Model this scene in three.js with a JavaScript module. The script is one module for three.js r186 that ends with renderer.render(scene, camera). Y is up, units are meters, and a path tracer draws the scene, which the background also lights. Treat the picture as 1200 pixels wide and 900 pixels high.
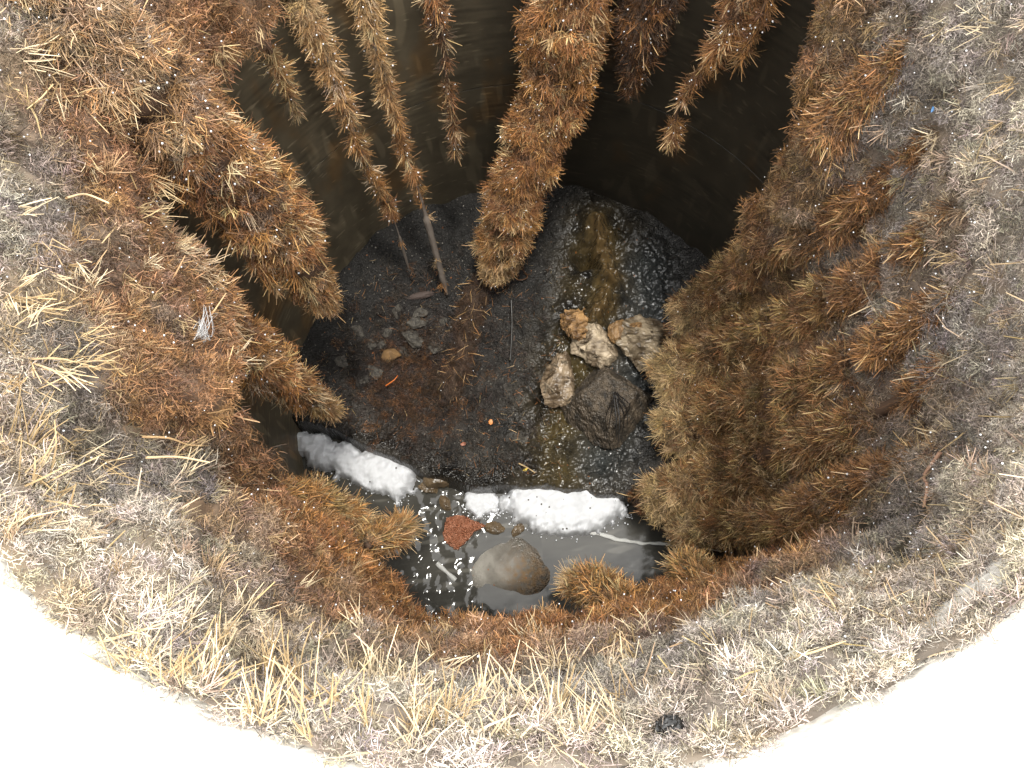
import * as THREE from 'three';
import { ImprovedNoise } from 'three/addons/math/ImprovedNoise.js';
import { mergeGeometries } from 'three/addons/utils/BufferGeometryUtils.js';

// ---------------------------------------------------------------- camera, sky, sun, exposure
const scene = new THREE.Scene();
const F = 933, TILT = 0.282, ROLL = -0.095;                 // pixels of a 1200 x 900 frame, radians
const CAM = new THREE.Vector3(-0.03, 0.5, 0.411);
const R = 0.5, FLOOR = -1.18;                               // shaft radius, floor level below the rim
const fw = new THREE.Vector3(0, -Math.cos(TILT), -Math.sin(TILT));
const up0 = new THREE.Vector3(0, Math.sin(TILT), -Math.cos(TILT)), rt0 = new THREE.Vector3(1, 0, 0);
const rt = rt0.clone().multiplyScalar(Math.cos(ROLL)).addScaledVector(up0, Math.sin(ROLL));
const up = up0.clone().multiplyScalar(Math.cos(ROLL)).addScaledVector(rt0, -Math.sin(ROLL));
const camera = new THREE.PerspectiveCamera(2 * Math.atan(450 / F) * 180 / Math.PI, 4 / 3, 0.02, 600);
camera.position.copy(CAM); camera.up.copy(up); camera.lookAt(CAM.clone().add(fw));
scene.add(camera);

const SKY = 1.5, EXPOSURE = 2.6;
{ // bright overcast sky, a little brighter towards the veiled sun
  const w = 128, h = 64, d = new Float32Array(w * h * 4), s = new THREE.Vector3(0.1, 1.0, 0.07).normalize(), v = new THREE.Vector3();
  for (let j = 0; j < h; j++) for (let i = 0; i < w; i++) {
    const el = ((j + 0.5) / h - 0.5) * Math.PI, az = ((i + 0.5) / w - 0.5) * 2 * Math.PI;
    v.set(Math.cos(el) * Math.cos(az), Math.sin(el), Math.cos(el) * Math.sin(az));
    let L = el < 0 ? 0.35 : (1 + 2 * v.y) / 3 * 1.15;
    L *= 1 + 0.35 * Math.pow(Math.max(0, v.dot(s)), 4);
    const k = 4 * (j * w + i); d[k] = L * SKY * 1.01; d[k + 1] = L * SKY; d[k + 2] = L * SKY * 0.98; d[k + 3] = 1;
  }
  const t = new THREE.DataTexture(d, w, h, THREE.RGBAFormat, THREE.FloatType);
  t.mapping = THREE.EquirectangularReflectionMapping; t.magFilter = THREE.LinearFilter; t.minFilter = THREE.LinearFilter; t.needsUpdate = true;
  scene.background = t; scene.environment = t;
}
const sun = new THREE.DirectionalLight(new THREE.Color(1, 0.96, 0.88), 1.3);
sun.position.set(0.5, 4.6, 0.28); sun.target.position.set(0, -0.4, 0);
sun.castShadow = true; sun.shadow.radius = 12; sun.shadow.mapSize.set(2048, 2048);
Object.assign(sun.shadow.camera, { left: -2, right: 2, top: 2, bottom: -2, near: 0.5, far: 12 });
scene.add(sun, sun.target);

const renderer = new THREE.WebGLRenderer({ antialias: true });
renderer.toneMapping = THREE.LinearToneMapping; renderer.toneMappingExposure = EXPOSURE;
renderer.shadowMap.enabled = true; renderer.shadowMap.type = THREE.PCFSoftShadowMap;

// ---------------------------------------------------------------- helpers
let seed = 20110804;
const rnd = () => { seed |= 0; seed = seed + 0x6D2B79F5 | 0; let t = Math.imul(seed ^ seed >>> 15, 1 | seed); t = t + Math.imul(t ^ t >>> 7, 61 | t) ^ t; return ((t ^ t >>> 14) >>> 0) / 4294967296; };
const rr = (a, b) => a + (b - a) * rnd();
const gauss = () => (rnd() + rnd() + rnd() + rnd() - 2) * 0.87 * 2;
const clamp = (x, a = 0, b = 1) => Math.min(b, Math.max(a, x));
const lerp = (a, b, t) => a + (b - a) * t;
const smooth = (a, b, x) => { const t = clamp((x - a) / (b - a)); return t * t * (3 - 2 * t); };
const pn = new ImprovedNoise();
const noise = (x, y, z = 0) => pn.noise(x + 37.3, y + 91.7, z + 11.1);
const fbm = (x, y, z = 0, o = 4) => { let a = 0, s = 0.5; for (let i = 0; i < o; i++) { a += s * noise(x, y, z); x = x * 2.03 + 5; y = y * 2.03 + 3; z = z * 2.03; s *= 0.5; } return a; };
const V = (x, y, z) => new THREE.Vector3(x, y, z);
// a point of the place, found by sighting through the photograph's pixel (1200 x 900)
const ray = (px, py) => fw.clone().addScaledVector(rt, (px - 600) / F).addScaledVector(up, (450 - py) / F);
function atY(px, py, y) { const d = ray(px, py); return CAM.clone().addScaledVector(d, (y - CAM.y) / d.y); }
function onR(px, py, r) {
  const d = ray(px, py), a = d.x * d.x + d.z * d.z, b = CAM.x * d.x + CAM.z * d.z, c = CAM.x ** 2 + CAM.z ** 2 - r * r, q = b * b - a * c;
  return CAM.clone().addScaledVector(d, (-b + Math.sqrt(Math.max(q, 0))) / a);
}
const pt = (px, py, k) => k < 0 ? atY(px, py, k) : onR(px, py, k);
function toPx(p) { const d = p.clone().sub(CAM), z = d.dot(fw); return [600 + F * d.dot(rt) / z, 450 - F * d.dot(up) / z, z]; }
const fl = (px, py) => { const p = atY(px, py, FLOOR); return [p.x, p.z]; };

const taken = {};
const numbered = n => { const k = taken[n] = (taken[n] ?? -1) + 1; return k ? `${n}_${String(k).padStart(3, '0')}` : n; };
function tag(o, label, category, group, kind) { Object.assign(o.userData, { label }, category && { category }, group && { group }, kind && { kind }); return o; }
function thing(name, pos, label, category, group) { const g = new THREE.Group(); g.name = numbered(name); g.position.copy(pos); scene.add(g); return tag(g, label, category, group); }
function mesh(name, geo, m, parent = scene) { const o = new THREE.Mesh(geo, m); o.name = parent === scene ? numbered(name) : name; o.castShadow = o.receiveShadow = true; parent.add(o); return o; }
const shift = (geo, p) => geo.translate(-p.x, -p.y, -p.z);
const std = (r, g, b, rough = 0.8, x = {}) => new THREE.MeshPhysicalMaterial({ color: new THREE.Color().setRGB(r, g, b), roughness: rough, side: THREE.DoubleSide, ...x });
function dataTex(n, fn, srgb = false, m = n) {
  const d = new Uint8Array(n * m * 4), o = [0, 0, 0];
  const enc = x => srgb ? (x <= 0.0031308 ? 12.92 * x : 1.055 * Math.pow(x, 1 / 2.4) - 0.055) : x;
  for (let j = 0; j < m; j++) for (let i = 0; i < n; i++) { fn((i + 0.5) / n, (j + 0.5) / m, o); const k = 4 * (j * n + i); for (let c = 0; c < 3; c++) d[k + c] = 255 * clamp(enc(o[c])); d[k + 3] = 255; }
  const t = new THREE.DataTexture(d, n, m); t.wrapS = t.wrapT = THREE.RepeatWrapping; t.magFilter = THREE.LinearFilter; t.minFilter = THREE.LinearMipmapLinearFilter; t.generateMipmaps = true;
  if (srgb) t.colorSpace = THREE.SRGBColorSpace; t.needsUpdate = true; return t;
}
const grey = (o, v) => { o[0] = o[1] = o[2] = v; };
const bumpFine = dataTex(512, (u, v, o) => grey(o, 0.5 + fbm(u * 60, v * 60, 3, 4)));
function bumped(geo, amp, freq, s = 0, oct = 3) { // rough up a closed shape along its normals
  const p = geo.attributes.position, n = geo.attributes.normal;
  for (let i = 0; i < p.count; i++) { const x = p.getX(i), y = p.getY(i), z = p.getZ(i), k = amp * fbm(x * freq + s, y * freq, z * freq, oct) * 2; p.setXYZ(i, x + n.getX(i) * k, y + n.getY(i) * k, z + n.getZ(i) * k); }
  geo.computeVertexNormals(); return geo;
}
function tube(pts, radius, seg = 12, sides = 6) { // radius: number or function of 0..1
  const c = new THREE.CatmullRomCurve3(pts), g = new THREE.TubeGeometry(c, seg, 1, sides), p = g.attributes.position, v = V(), q = V();
  for (let i = 0; i <= seg; i++) { c.getPointAt(i / seg, q); const r = typeof radius === 'function' ? radius(i / seg) : radius; for (let j = 0; j <= sides; j++) { const k = i * (sides + 1) + j; v.fromBufferAttribute(p, k).sub(q).multiplyScalar(r).add(q); p.setXYZ(k, v.x, v.y, v.z); } }
  g.computeVertexNormals(); return g;
}

// ---------------------------------------------------------------- setting: ground outside, shaft, floor, water
{
  const s = new THREE.Shape(); s.absarc(0, 0, 260, 0, Math.PI * 2); const hole = new THREE.Path(); hole.absarc(0, 0, 0.66, 0, Math.PI * 2, true); s.holes.push(hole);
  const g = new THREE.ShapeGeometry(s, 96); g.rotateX(-Math.PI / 2); g.translate(0, -0.05, 0);
  tag(mesh('ground', g, std(0.2, 0.17, 0.12, 0.95, { bumpMap: bumpFine, bumpScale: 0.01 })), 'dusty ground around the mouth of the manhole', null, null, 'structure');
}
const shaft = thing('manhole_shaft', V(0, 0, 0), 'round concrete manhole shaft with pale rim and dark damp wall', 'manhole');
{
  const collarTex = dataTex(1024, (u, v, o) => { const n = 0.55 + 0.22 * fbm(u * 24, v * 24, 0, 5) - 0.1 * smooth(0.1, 0.5, fbm(u * 110, v * 110, 7, 3)); o[0] = n; o[1] = n * 0.96; o[2] = n * 0.88; }, true);
  const prof = [[0.5, -0.12], [0.498, -0.06], [0.502, -0.03], [0.512, -0.012], [0.53, -0.003], [0.56, 0], [0.64, -0.004], [0.665, -0.012], [0.675, -0.03], [0.675, -0.12], [0.5, -0.12]].map(a => new THREE.Vector2(...a));
  const g = new THREE.LatheGeometry(prof, 220), p = g.attributes.position, uv = g.attributes.uv;
  for (let i = 0; i < p.count; i++) { const x = p.getX(i), y = p.getY(i), z = p.getZ(i), k = 1 + 0.006 * fbm(x * 14, y * 14, z * 14) ; p.setXYZ(i, x * k, y + (y > -0.05 ? 0.008 * fbm(x * 20, 4, z * 20) : 0), z * k); uv.setXY(i, x, z + y); }
  g.computeVertexNormals();
  mesh('collar', g, std(1, 1, 1, 0.9, { map: collarTex, bumpMap: bumpFine, bumpScale: 0.004 }), shaft);
  // damp dark wall, shade painted into its right side, with scratches running round it and a paler tide line near the bottom
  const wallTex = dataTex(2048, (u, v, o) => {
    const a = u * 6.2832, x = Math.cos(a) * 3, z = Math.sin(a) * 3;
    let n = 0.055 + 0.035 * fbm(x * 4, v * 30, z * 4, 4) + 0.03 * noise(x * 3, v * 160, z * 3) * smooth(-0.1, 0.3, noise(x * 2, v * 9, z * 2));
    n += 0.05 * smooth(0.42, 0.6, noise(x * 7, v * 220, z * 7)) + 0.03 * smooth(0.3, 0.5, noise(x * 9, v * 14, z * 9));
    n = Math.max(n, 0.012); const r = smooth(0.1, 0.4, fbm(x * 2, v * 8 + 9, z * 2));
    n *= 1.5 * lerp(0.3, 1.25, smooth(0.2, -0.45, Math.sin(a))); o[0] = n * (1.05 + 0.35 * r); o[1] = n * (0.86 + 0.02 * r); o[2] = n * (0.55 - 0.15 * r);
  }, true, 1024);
  const wallGeo = (y0, y1) => {
    const q = [[0.5, y1], [0.5, y0 + 0.003], [0.503, y0], [0.66, y0], [0.66, y1], [0.5, y1]].map(a => new THREE.Vector2(...a)), w = new THREE.LatheGeometry(q, 160), wp = w.attributes.position, wu = w.attributes.uv;
    for (let i = 0; i < wp.count; i++) wu.setY(i, (wp.getY(i) + 1.4) / 1.4);
    return w;
  };
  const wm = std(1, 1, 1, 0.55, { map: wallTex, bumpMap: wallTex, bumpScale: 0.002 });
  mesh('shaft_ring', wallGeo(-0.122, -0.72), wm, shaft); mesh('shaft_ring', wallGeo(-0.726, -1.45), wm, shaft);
  mesh('base_slab', new THREE.CylinderGeometry(0.66, 0.66, 0.1, 64).translate(0, -1.5, 0), std(0.1, 0.09, 0.08, 0.8), shaft);
}
// floor relief, written in floor metres from sighted places
const segs = (list) => list.map(a => fl(a[0], a[1]));
function dseg(x, z, pts) { let b = 9; for (let i = 0; i + 1 < pts.length; i++) { const [ax, az] = pts[i], [bx, bz] = pts[i + 1], dx = bx - ax, dz = bz - az, t = clamp(((x - ax) * dx + (z - az) * dz) / (dx * dx + dz * dz)); b = Math.min(b, Math.hypot(x - ax - t * dx, z - az - t * dz)); } return b; }
const bell = (x, z, c, s) => Math.exp(-((x - c[0]) ** 2 + (z - c[1]) ** 2) / (2 * s * s));
const CH = segs([[310, 505], [345, 520], [430, 548], [500, 585], [560, 600], [640, 600], [720, 608], [800, 625], [900, 650]]);
const BR = segs([[520, 600], [508, 650], [500, 720], [500, 800]]);
const POOL = segs([[680, 640], [760, 650], [860, 660]]);
const STONE = fl(588, 668), WET = segs([[700, 300], [690, 380], [660, 480], [650, 560]]);
const COL = segs([[694, 292], [700, 320], [712, 362], [690, 395]]), HOLE = fl(682, 325);
const RED = fl(490, 455), MOUND = fl(705, 395), RIDGE = segs([[600, 330], [600, 430], [590, 540]]), WETR = segs([[750, 330], [760, 420], [700, 540]]);
const SILT = segs([[560, 640], [650, 625], [760, 640], [860, 660]]);
function floorH(x, z) {
  const r = Math.hypot(x, z);
  let h = 0.045 + 0.05 * smooth(0.05, -0.45, z) + 0.035 * fbm(x * 6 + 3, z * 6, 4, 2) + 0.015 * smooth(0.36, 0.5, r) * smooth(0.1, -0.2, z);
  h += 0.018 * Math.exp(-((dseg(x, z, RIDGE) / 0.07) ** 2));
  h -= 0.035 * bell(x, z, RED, 0.06); h += 0.05 * bell(x, z, MOUND, 0.085);
  h += 0.042 * fbm(x * 10, z * 10, 1, 4) + 0.010 * fbm(x * 38, z * 38, 2, 3);
  h += (0.05 + 0.03 * noise(x * 50, z * 50, 3)) * Math.exp(-(((dseg(x, z, COL) + 0.016 * fbm(x * 40, z * 40, 9)) / 0.024) ** 2)) - 0.06 * bell(x, z, HOLE, 0.013);
  const wet = Math.exp(-((dseg(x, z, WET) / 0.075) ** 2));
  const wet2 = Math.exp(-((dseg(x, z, WETR) / 0.06) ** 2)); h += Math.max(wet, wet2) * (0.010 * noise(x * 45, z * 45, 4) + 0.006 * noise(x * 110, z * 110, 5));
  let zc = CH[0][1]; for (let i = 0; i + 1 < CH.length; i++) if (x >= CH[i][0]) zc = lerp(CH[i][1], CH[i + 1][1], (x - CH[i][0]) / (CH[i + 1][0] - CH[i][0]));
  const c = zc - z - 0.035 - 0.016 * fbm(x * 14, z * 14, 8);
  h = lerp(-0.07, h, smooth(-0.012, 0.016, c));
  // silt bank and worn concrete hump beside the channel
  const sb = smooth(0.13, 0.01, Math.hypot((x - STONE[0] - 0.02) * 0.62, z - STONE[1]) * (1 + 0.5 * noise(x * 16, z * 16, 3)));
  h = Math.max(h, -0.07 + 0.079 * sb + 0.008 * fbm(x * 26, z * 26, 6) * sb);
  return h;
}
{
  const N = 420, pos = [], uv = [], idx = [];
  for (let j = 0; j <= N; j++) for (let i = 0; i <= N; i++) { const x = (i / N - 0.5) * 1.06, z = (j / N - 0.5) * 1.06; pos.push(x, FLOOR + floorH(x, z), z); uv.push(i / N, j / N); }
  for (let j = 0; j < N; j++) for (let i = 0; i < N; i++) { const x = ((i + 0.5) / N - 0.5) * 1.06, z = ((j + 0.5) / N - 0.5) * 1.06; if (Math.hypot(x, z) > 0.525) continue; const a = j * (N + 1) + i, b = a + N + 1; idx.push(a, b, a + 1, a + 1, b, b + 1); }
  const g = new THREE.BufferGeometry(); g.setAttribute('position', new THREE.Float32BufferAttribute(pos, 3)); g.setAttribute('uv', new THREE.Float32BufferAttribute(uv, 2)); g.setIndex(idx); g.computeVertexNormals();
  const mixc = (o, c, t) => { for (let k = 0; k < 3; k++) o[k] = lerp(o[k], c[k], t); };
  const OL = fl(705, 340), LEFT = fl(430, 380), PALE = fl(680, 430);
  const colorTex = dataTex(1536, (u, v, o) => {
    const x = (u - 0.5) * 1.06, z = (v - 0.5) * 1.06, n = fbm(x * 16, z * 16, 1, 5), f = fbm(x * 90, z * 90, 2, 3), s = noise(x * 240, z * 240, 4);
    const base = Math.max(0.005, 0.022 + 0.05 * n + 0.025 * f); o[0] = base * 1.05; o[1] = base * 0.93; o[2] = base * 0.78;
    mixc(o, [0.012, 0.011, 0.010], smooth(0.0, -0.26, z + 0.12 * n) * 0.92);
    mixc(o, [0.034, 0.016, 0.010], clamp(bell(x, z, RED, 0.07) * (0.9 + 1.5 * f)));
    const wet = Math.exp(-((dseg(x, z, WET) / 0.07) ** 2)); mixc(o, [0.065, 0.048, 0.02], clamp(wet * (0.65 + 1.6 * n)));
    const wr = Math.exp(-((dseg(x, z, WETR) / 0.05) ** 2)); mixc(o, [0.05, 0.055, 0.055], clamp(wr * 0.6));
    mixc(o, [0.085, 0.056, 0.024], clamp(Math.exp(-((dseg(x, z, COL) / 0.03) ** 2)) * (0.65 + 3 * n)));
    mixc(o, [0.16, 0.145, 0.12], clamp(smooth(0.06, 0.0, dseg(x, z, CH)) * 0.5 + smooth(0.09, 0.02, dseg(x, z, SILT)) * 0.4));
    mixc(o, [0.11, 0.10, 0.085], smooth(0.12, 0.07, Math.hypot(x - STONE[0], z - STONE[1]))); mixc(o, [0.25, 0.235, 0.205], clamp(smooth(0.08, 0.015, Math.hypot((x - STONE[0] + 0.018) * 1.2, z - STONE[1] + 0.012)) * (1.0 + 2.2 * n)));
    mixc(o, [0.16, 0.10, 0.05], clamp(bell(x, z, [STONE[0] + 0.06, STONE[1] + 0.02], 0.035) * (0.7 + 2 * f)));
    if (s > 0.5) mixc(o, [0.2, 0.185, 0.16], smooth(0.5, 0.62, s)); if (s < -0.45 && Math.hypot(x - STONE[0], z - STONE[1]) > 0.1) mixc(o, [0.02, 0.018, 0.016], 0.8);
    if (noise(x * 120, z * 120, 9) > 0.66) mixc(o, [0.28, 0.1, 0.03], 0.7);
  }, true);
  const roughTex = dataTex(768, (u, v, o) => {
    const x = (u - 0.5) * 1.06, z = (v - 0.5) * 1.06;
    const wet = Math.max(Math.exp(-((dseg(x, z, WET) / 0.085) ** 2)), Math.exp(-((dseg(x, z, WETR) / 0.075) ** 2)), smooth(0.13, 0.06, dseg(x, z, CH)) * 0.7);
    grey(o, clamp(0.85 - 0.77 * wet + 0.2 * fbm(x * 30, z * 30, 4)));
  });
  const bump = dataTex(1536, (u, v, o) => { const x = (u - 0.5) * 1.06, z = (v - 0.5) * 1.06; const k = smooth(0.03, 0.11, Math.hypot(x - STONE[0], z - STONE[1])); const w = clamp(1.3 * Math.max(Math.exp(-((dseg(x, z, WET) / 0.085) ** 2)), Math.exp(-((dseg(x, z, WETR) / 0.075) ** 2))));
    grey(o, 0.5 + (0.06 + 0.94 * k) * lerp(0.5 * fbm(x * 75, z * 75, 6, 4) + 0.25 * noise(x * 300, z * 300, 2), 0.22 * noise(x * 120, z * 120, 6) + 0.09 * noise(x * 230, z * 230, 1), w)); });
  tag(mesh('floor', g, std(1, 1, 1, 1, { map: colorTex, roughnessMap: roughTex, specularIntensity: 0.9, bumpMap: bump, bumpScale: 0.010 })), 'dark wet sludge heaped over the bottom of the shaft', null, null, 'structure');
}
const WATER = FLOOR - 0.012;
{
  const N = 260, pos = [], uv = [], idx = [];
  const wh = (x, z) => { const t = Math.exp(-((dseg(x, z, BR) / 0.08) ** 2)) + 0.9 * bell(x, z, fl(540, 585), 0.05) + 0.05; return 0.75 * t * (0.0045 * noise(x * 42, z * 34, 1) + 0.0016 * noise(x * 110, z * 90, 2)); };
  for (let j = 0; j <= N; j++) for (let i = 0; i <= N; i++) { const x = (i / N - 0.5) * 1.02, z = (j / N) * 0.62 - 0.1; pos.push(x, WATER + wh(x, z), z); uv.push(x, z); }
  for (let j = 0; j < N; j++) for (let i = 0; i < N; i++) { const a = j * (N + 1) + i, b = a + N + 1; const x = pos[a * 3], z = pos[a * 3 + 2]; if (Math.hypot(x, z) > 0.515) continue; idx.push(a, b, a + 1, a + 1, b, b + 1); }
  const g = new THREE.BufferGeometry(); g.setAttribute('position', new THREE.Float32BufferAttribute(pos, 3)); g.setAttribute('uv', new THREE.Float32BufferAttribute(uv, 2)); g.setIndex(idx); g.computeVertexNormals();
  const murk = dataTex(1024, (u, v, o) => { const n = 0.052 + 0.035 * fbm(u * 7, v * 26, 1, 4) + 0.05 * smooth(0.2, 0.5, noise(u * 14, v * 60, 3)); o[0] = n; o[1] = n * 0.95; o[2] = n * 0.82; }, true);
  tag(mesh('water', g, std(1, 1, 1, 0.07, { map: murk, ior: 1.33 })), 'murky grey water in the channel across the shaft bottom', null, null, 'structure');
}

// ---------------------------------------------------------------- root building blocks
function needle(out, p, d, len, rad, bend, shade, tipShade) { // a tapered three-sided fibre in two pieces
  const side = V(rr(-1, 1), rr(-1, 1), rr(-1, 1)).cross(d).normalize(), q = d.clone().addScaledVector(side, bend).normalize();
  const mid = p.clone().addScaledVector(d, len * 0.5), end = mid.clone().addScaledVector(q, len * 0.5), rings = [];
  const o = side.clone().cross(d).normalize();
  for (const [c, r] of [[p, rad], [mid, rad * 0.9], [end, rad * 0.45]]) { const ring = []; for (let i = 0; i < 3; i++) { const a = i * 2.0944; ring.push(c.clone().addScaledVector(side, r * Math.cos(a)).addScaledVector(o, r * Math.sin(a))); } rings.push(ring); }
  for (let k = 0; k < 2; k++) for (let i = 0; i < 3; i++) {
    const a = rings[k][i], b = rings[k][(i + 1) % 3], c = rings[k + 1][i], e = rings[k + 1][(i + 1) % 3], s0 = lerp(shade, tipShade, k / 2), s1 = lerp(shade, tipShade, (k + 1) / 2);
    for (const [v, s] of [[a, s0], [b, s0], [c, s1], [b, s0], [e, s1], [c, s1]]) { out.p.push(v.x, v.y, v.z); out.c.push(s, s, s); }
  }
}
function fibres(fn) { const out = { p: [], c: [] }; fn(out); const g = new THREE.BufferGeometry(); g.setAttribute('position', new THREE.Float32BufferAttribute(out.p, 3)); g.setAttribute('color', new THREE.Float32BufferAttribute(out.c, 3)); g.computeVertexNormals(); return g; }
const coneDir = spread => { const a = rnd() * 6.2832, t = spread * Math.sqrt(rnd()); return V(Math.sin(t) * Math.cos(a), Math.cos(t), Math.sin(t) * Math.sin(a)); };
// +y is the way a sprig grows; tiles are a thumb-wide tangle of fibres
const tone = () => { const x = rnd(); return x < 0.22 ? rr(1.5, 2.1) : x < 0.5 ? rr(0.25, 0.5) : rr(0.65, 1.15); };
const disc = r => { const a = rnd() * 6.2832, k = r * Math.sqrt(rnd()); return [k * Math.cos(a), k * Math.sin(a)]; };
const flatDir = (lo, hi) => { const a = rnd() * 6.2832, t = rr(lo, hi); return V(Math.sin(t) * Math.cos(a), Math.cos(t), Math.sin(t) * Math.sin(a)); };
const SPRIG = [0, 1, 2].map(() => fibres(o => { for (let i = 0; i < 11; i++) { const s = tone(); needle(o, V(rr(-1, 1) * 0.003, rr(-0.005, 0.005), rr(-1, 1) * 0.003), flatDir(0.1, 1.6), rr(0.006, 0.016), rr(0.00025, 0.0005), rr(-0.25, 0.25), s * 0.75, s * 1.15); } }));
const BRISTLE = [0, 1, 2, 3, 4].map(() => fibres(o => { for (let i = 0; i < 38; i++) { const s = tone(), [x, z] = disc(0.014); needle(o, V(x, rr(-0.003, 0.005), z), flatDir(0.35, 1.65), rr(0.005, 0.0145), rr(0.00022, 0.00046), rr(-0.4, 0.4), s * 0.8, s * 1.1); } }));
const BRUSH = [0, 1, 2, 3].map(() => fibres(o => { for (let i = 0; i < 24; i++) { const s = rr(0.55, 1.4), [x, z] = disc(0.006); needle(o, V(x, rr(-0.008, 0.008), z), coneDir(0.9), rr(0.010, 0.030), rr(0.0003, 0.0006), rr(-0.2, 0.2), s * 0.6, s * 1.25); } }));
const FUZZ = [0, 1, 2, 3, 4].map(() => fibres(o => { for (let i = 0; i < 130; i++) { const s = tone(), [x, z] = disc(0.013); needle(o, V(x, rr(-0.003, 0.004), z), flatDir(0.6, 1.8), rr(0.0025, 0.008), rr(0.00013, 0.0003), rr(-0.9, 0.9), s, s); } }));
const STRAW = [0, 1, 2, 3, 4, 5].map(k => fibres(o => { for (let i = 0; i < 8 + k * 3; i++) { const s = rr(0.75, 1.2), [x, z] = disc(0.006 + 0.003 * k); needle(o, V(x, rr(-0.006, 0.006), z), coneDir(0.45 + 0.13 * k), rr(0.01, 0.046), rr(0.0004, 0.0009), rr(-0.35, 0.35), s * 0.8, s); } }));
const LONE = [0, 1, 2].map(() => fibres(o => { const s = rr(0.9, 1.1); needle(o, V(0, -0.006, 0), V(0, 1, 0), rr(0.03, 0.05), rr(0.0006, 0.0011), rr(-0.3, 0.3), s * 0.9, s); }));
const rootM = std(1, 1, 1, 0.62, { vertexColors: true });
const dropG = new THREE.IcosahedronGeometry(1, 1), dropM = std(0.85, 0.87, 0.9, 0.06);
const BROWN = [0.21, 0.10, 0.036], PALE = [0.50, 0.44, 0.37], GREY = [0.22, 0.192, 0.165], STRAWC = [0.52, 0.37, 0.19], RUST = [0.24, 0.104, 0.036], DARK = [0.05, 0.028, 0.015], OLIVE = [0.24, 0.16, 0.06], AMBER = [0.36, 0.175, 0.055];
const mix3 = (a, b, t) => [lerp(a[0], b[0], t), lerp(a[1], b[1], t), lerp(a[2], b[2], t)];
const Y = V(0, 1, 0), _q = new THREE.Quaternion(), _q2 = new THREE.Quaternion(), _c = new THREE.Color();
class Spray { // gathers copies of a few fibre shapes, then adds one uncountable part per shape
  constructor(shapes) { this.shapes = shapes; this.l = shapes.map(() => []); }
  add(p, d, scale, col) { _q.setFromUnitVectors(Y, d); _q2.setFromAxisAngle(Y, rnd() * 6.2832); _q.multiply(_q2); this.l[Math.floor(rnd() * this.shapes.length)].push([p.clone(), _q.clone(), scale, col]); }
  build(name, m, parent, origin) {
    this.l.forEach((l, k) => {
      if (!l.length) return;
      const im = new THREE.InstancedMesh(this.shapes[k], m, l.length), M = new THREE.Matrix4();
      l.forEach(([p, q, s, c], i) => { M.compose(p.clone().sub(origin), q, V(s, s, s)); im.setMatrixAt(i, M); im.setColorAt(i, _c.setRGB(...c)); });
      im.name = name; im.castShadow = im.receiveShadow = true; im.userData.kind = 'stuff'; parent.add(im);
    });
  }
}
const vary = (c, a = 0.25) => { const k = 1 + a * rr(-1, 1); return [c[0] * k, c[1] * k * rr(0.94, 1.06), c[2] * k * rr(0.88, 1.12)]; };

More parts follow.
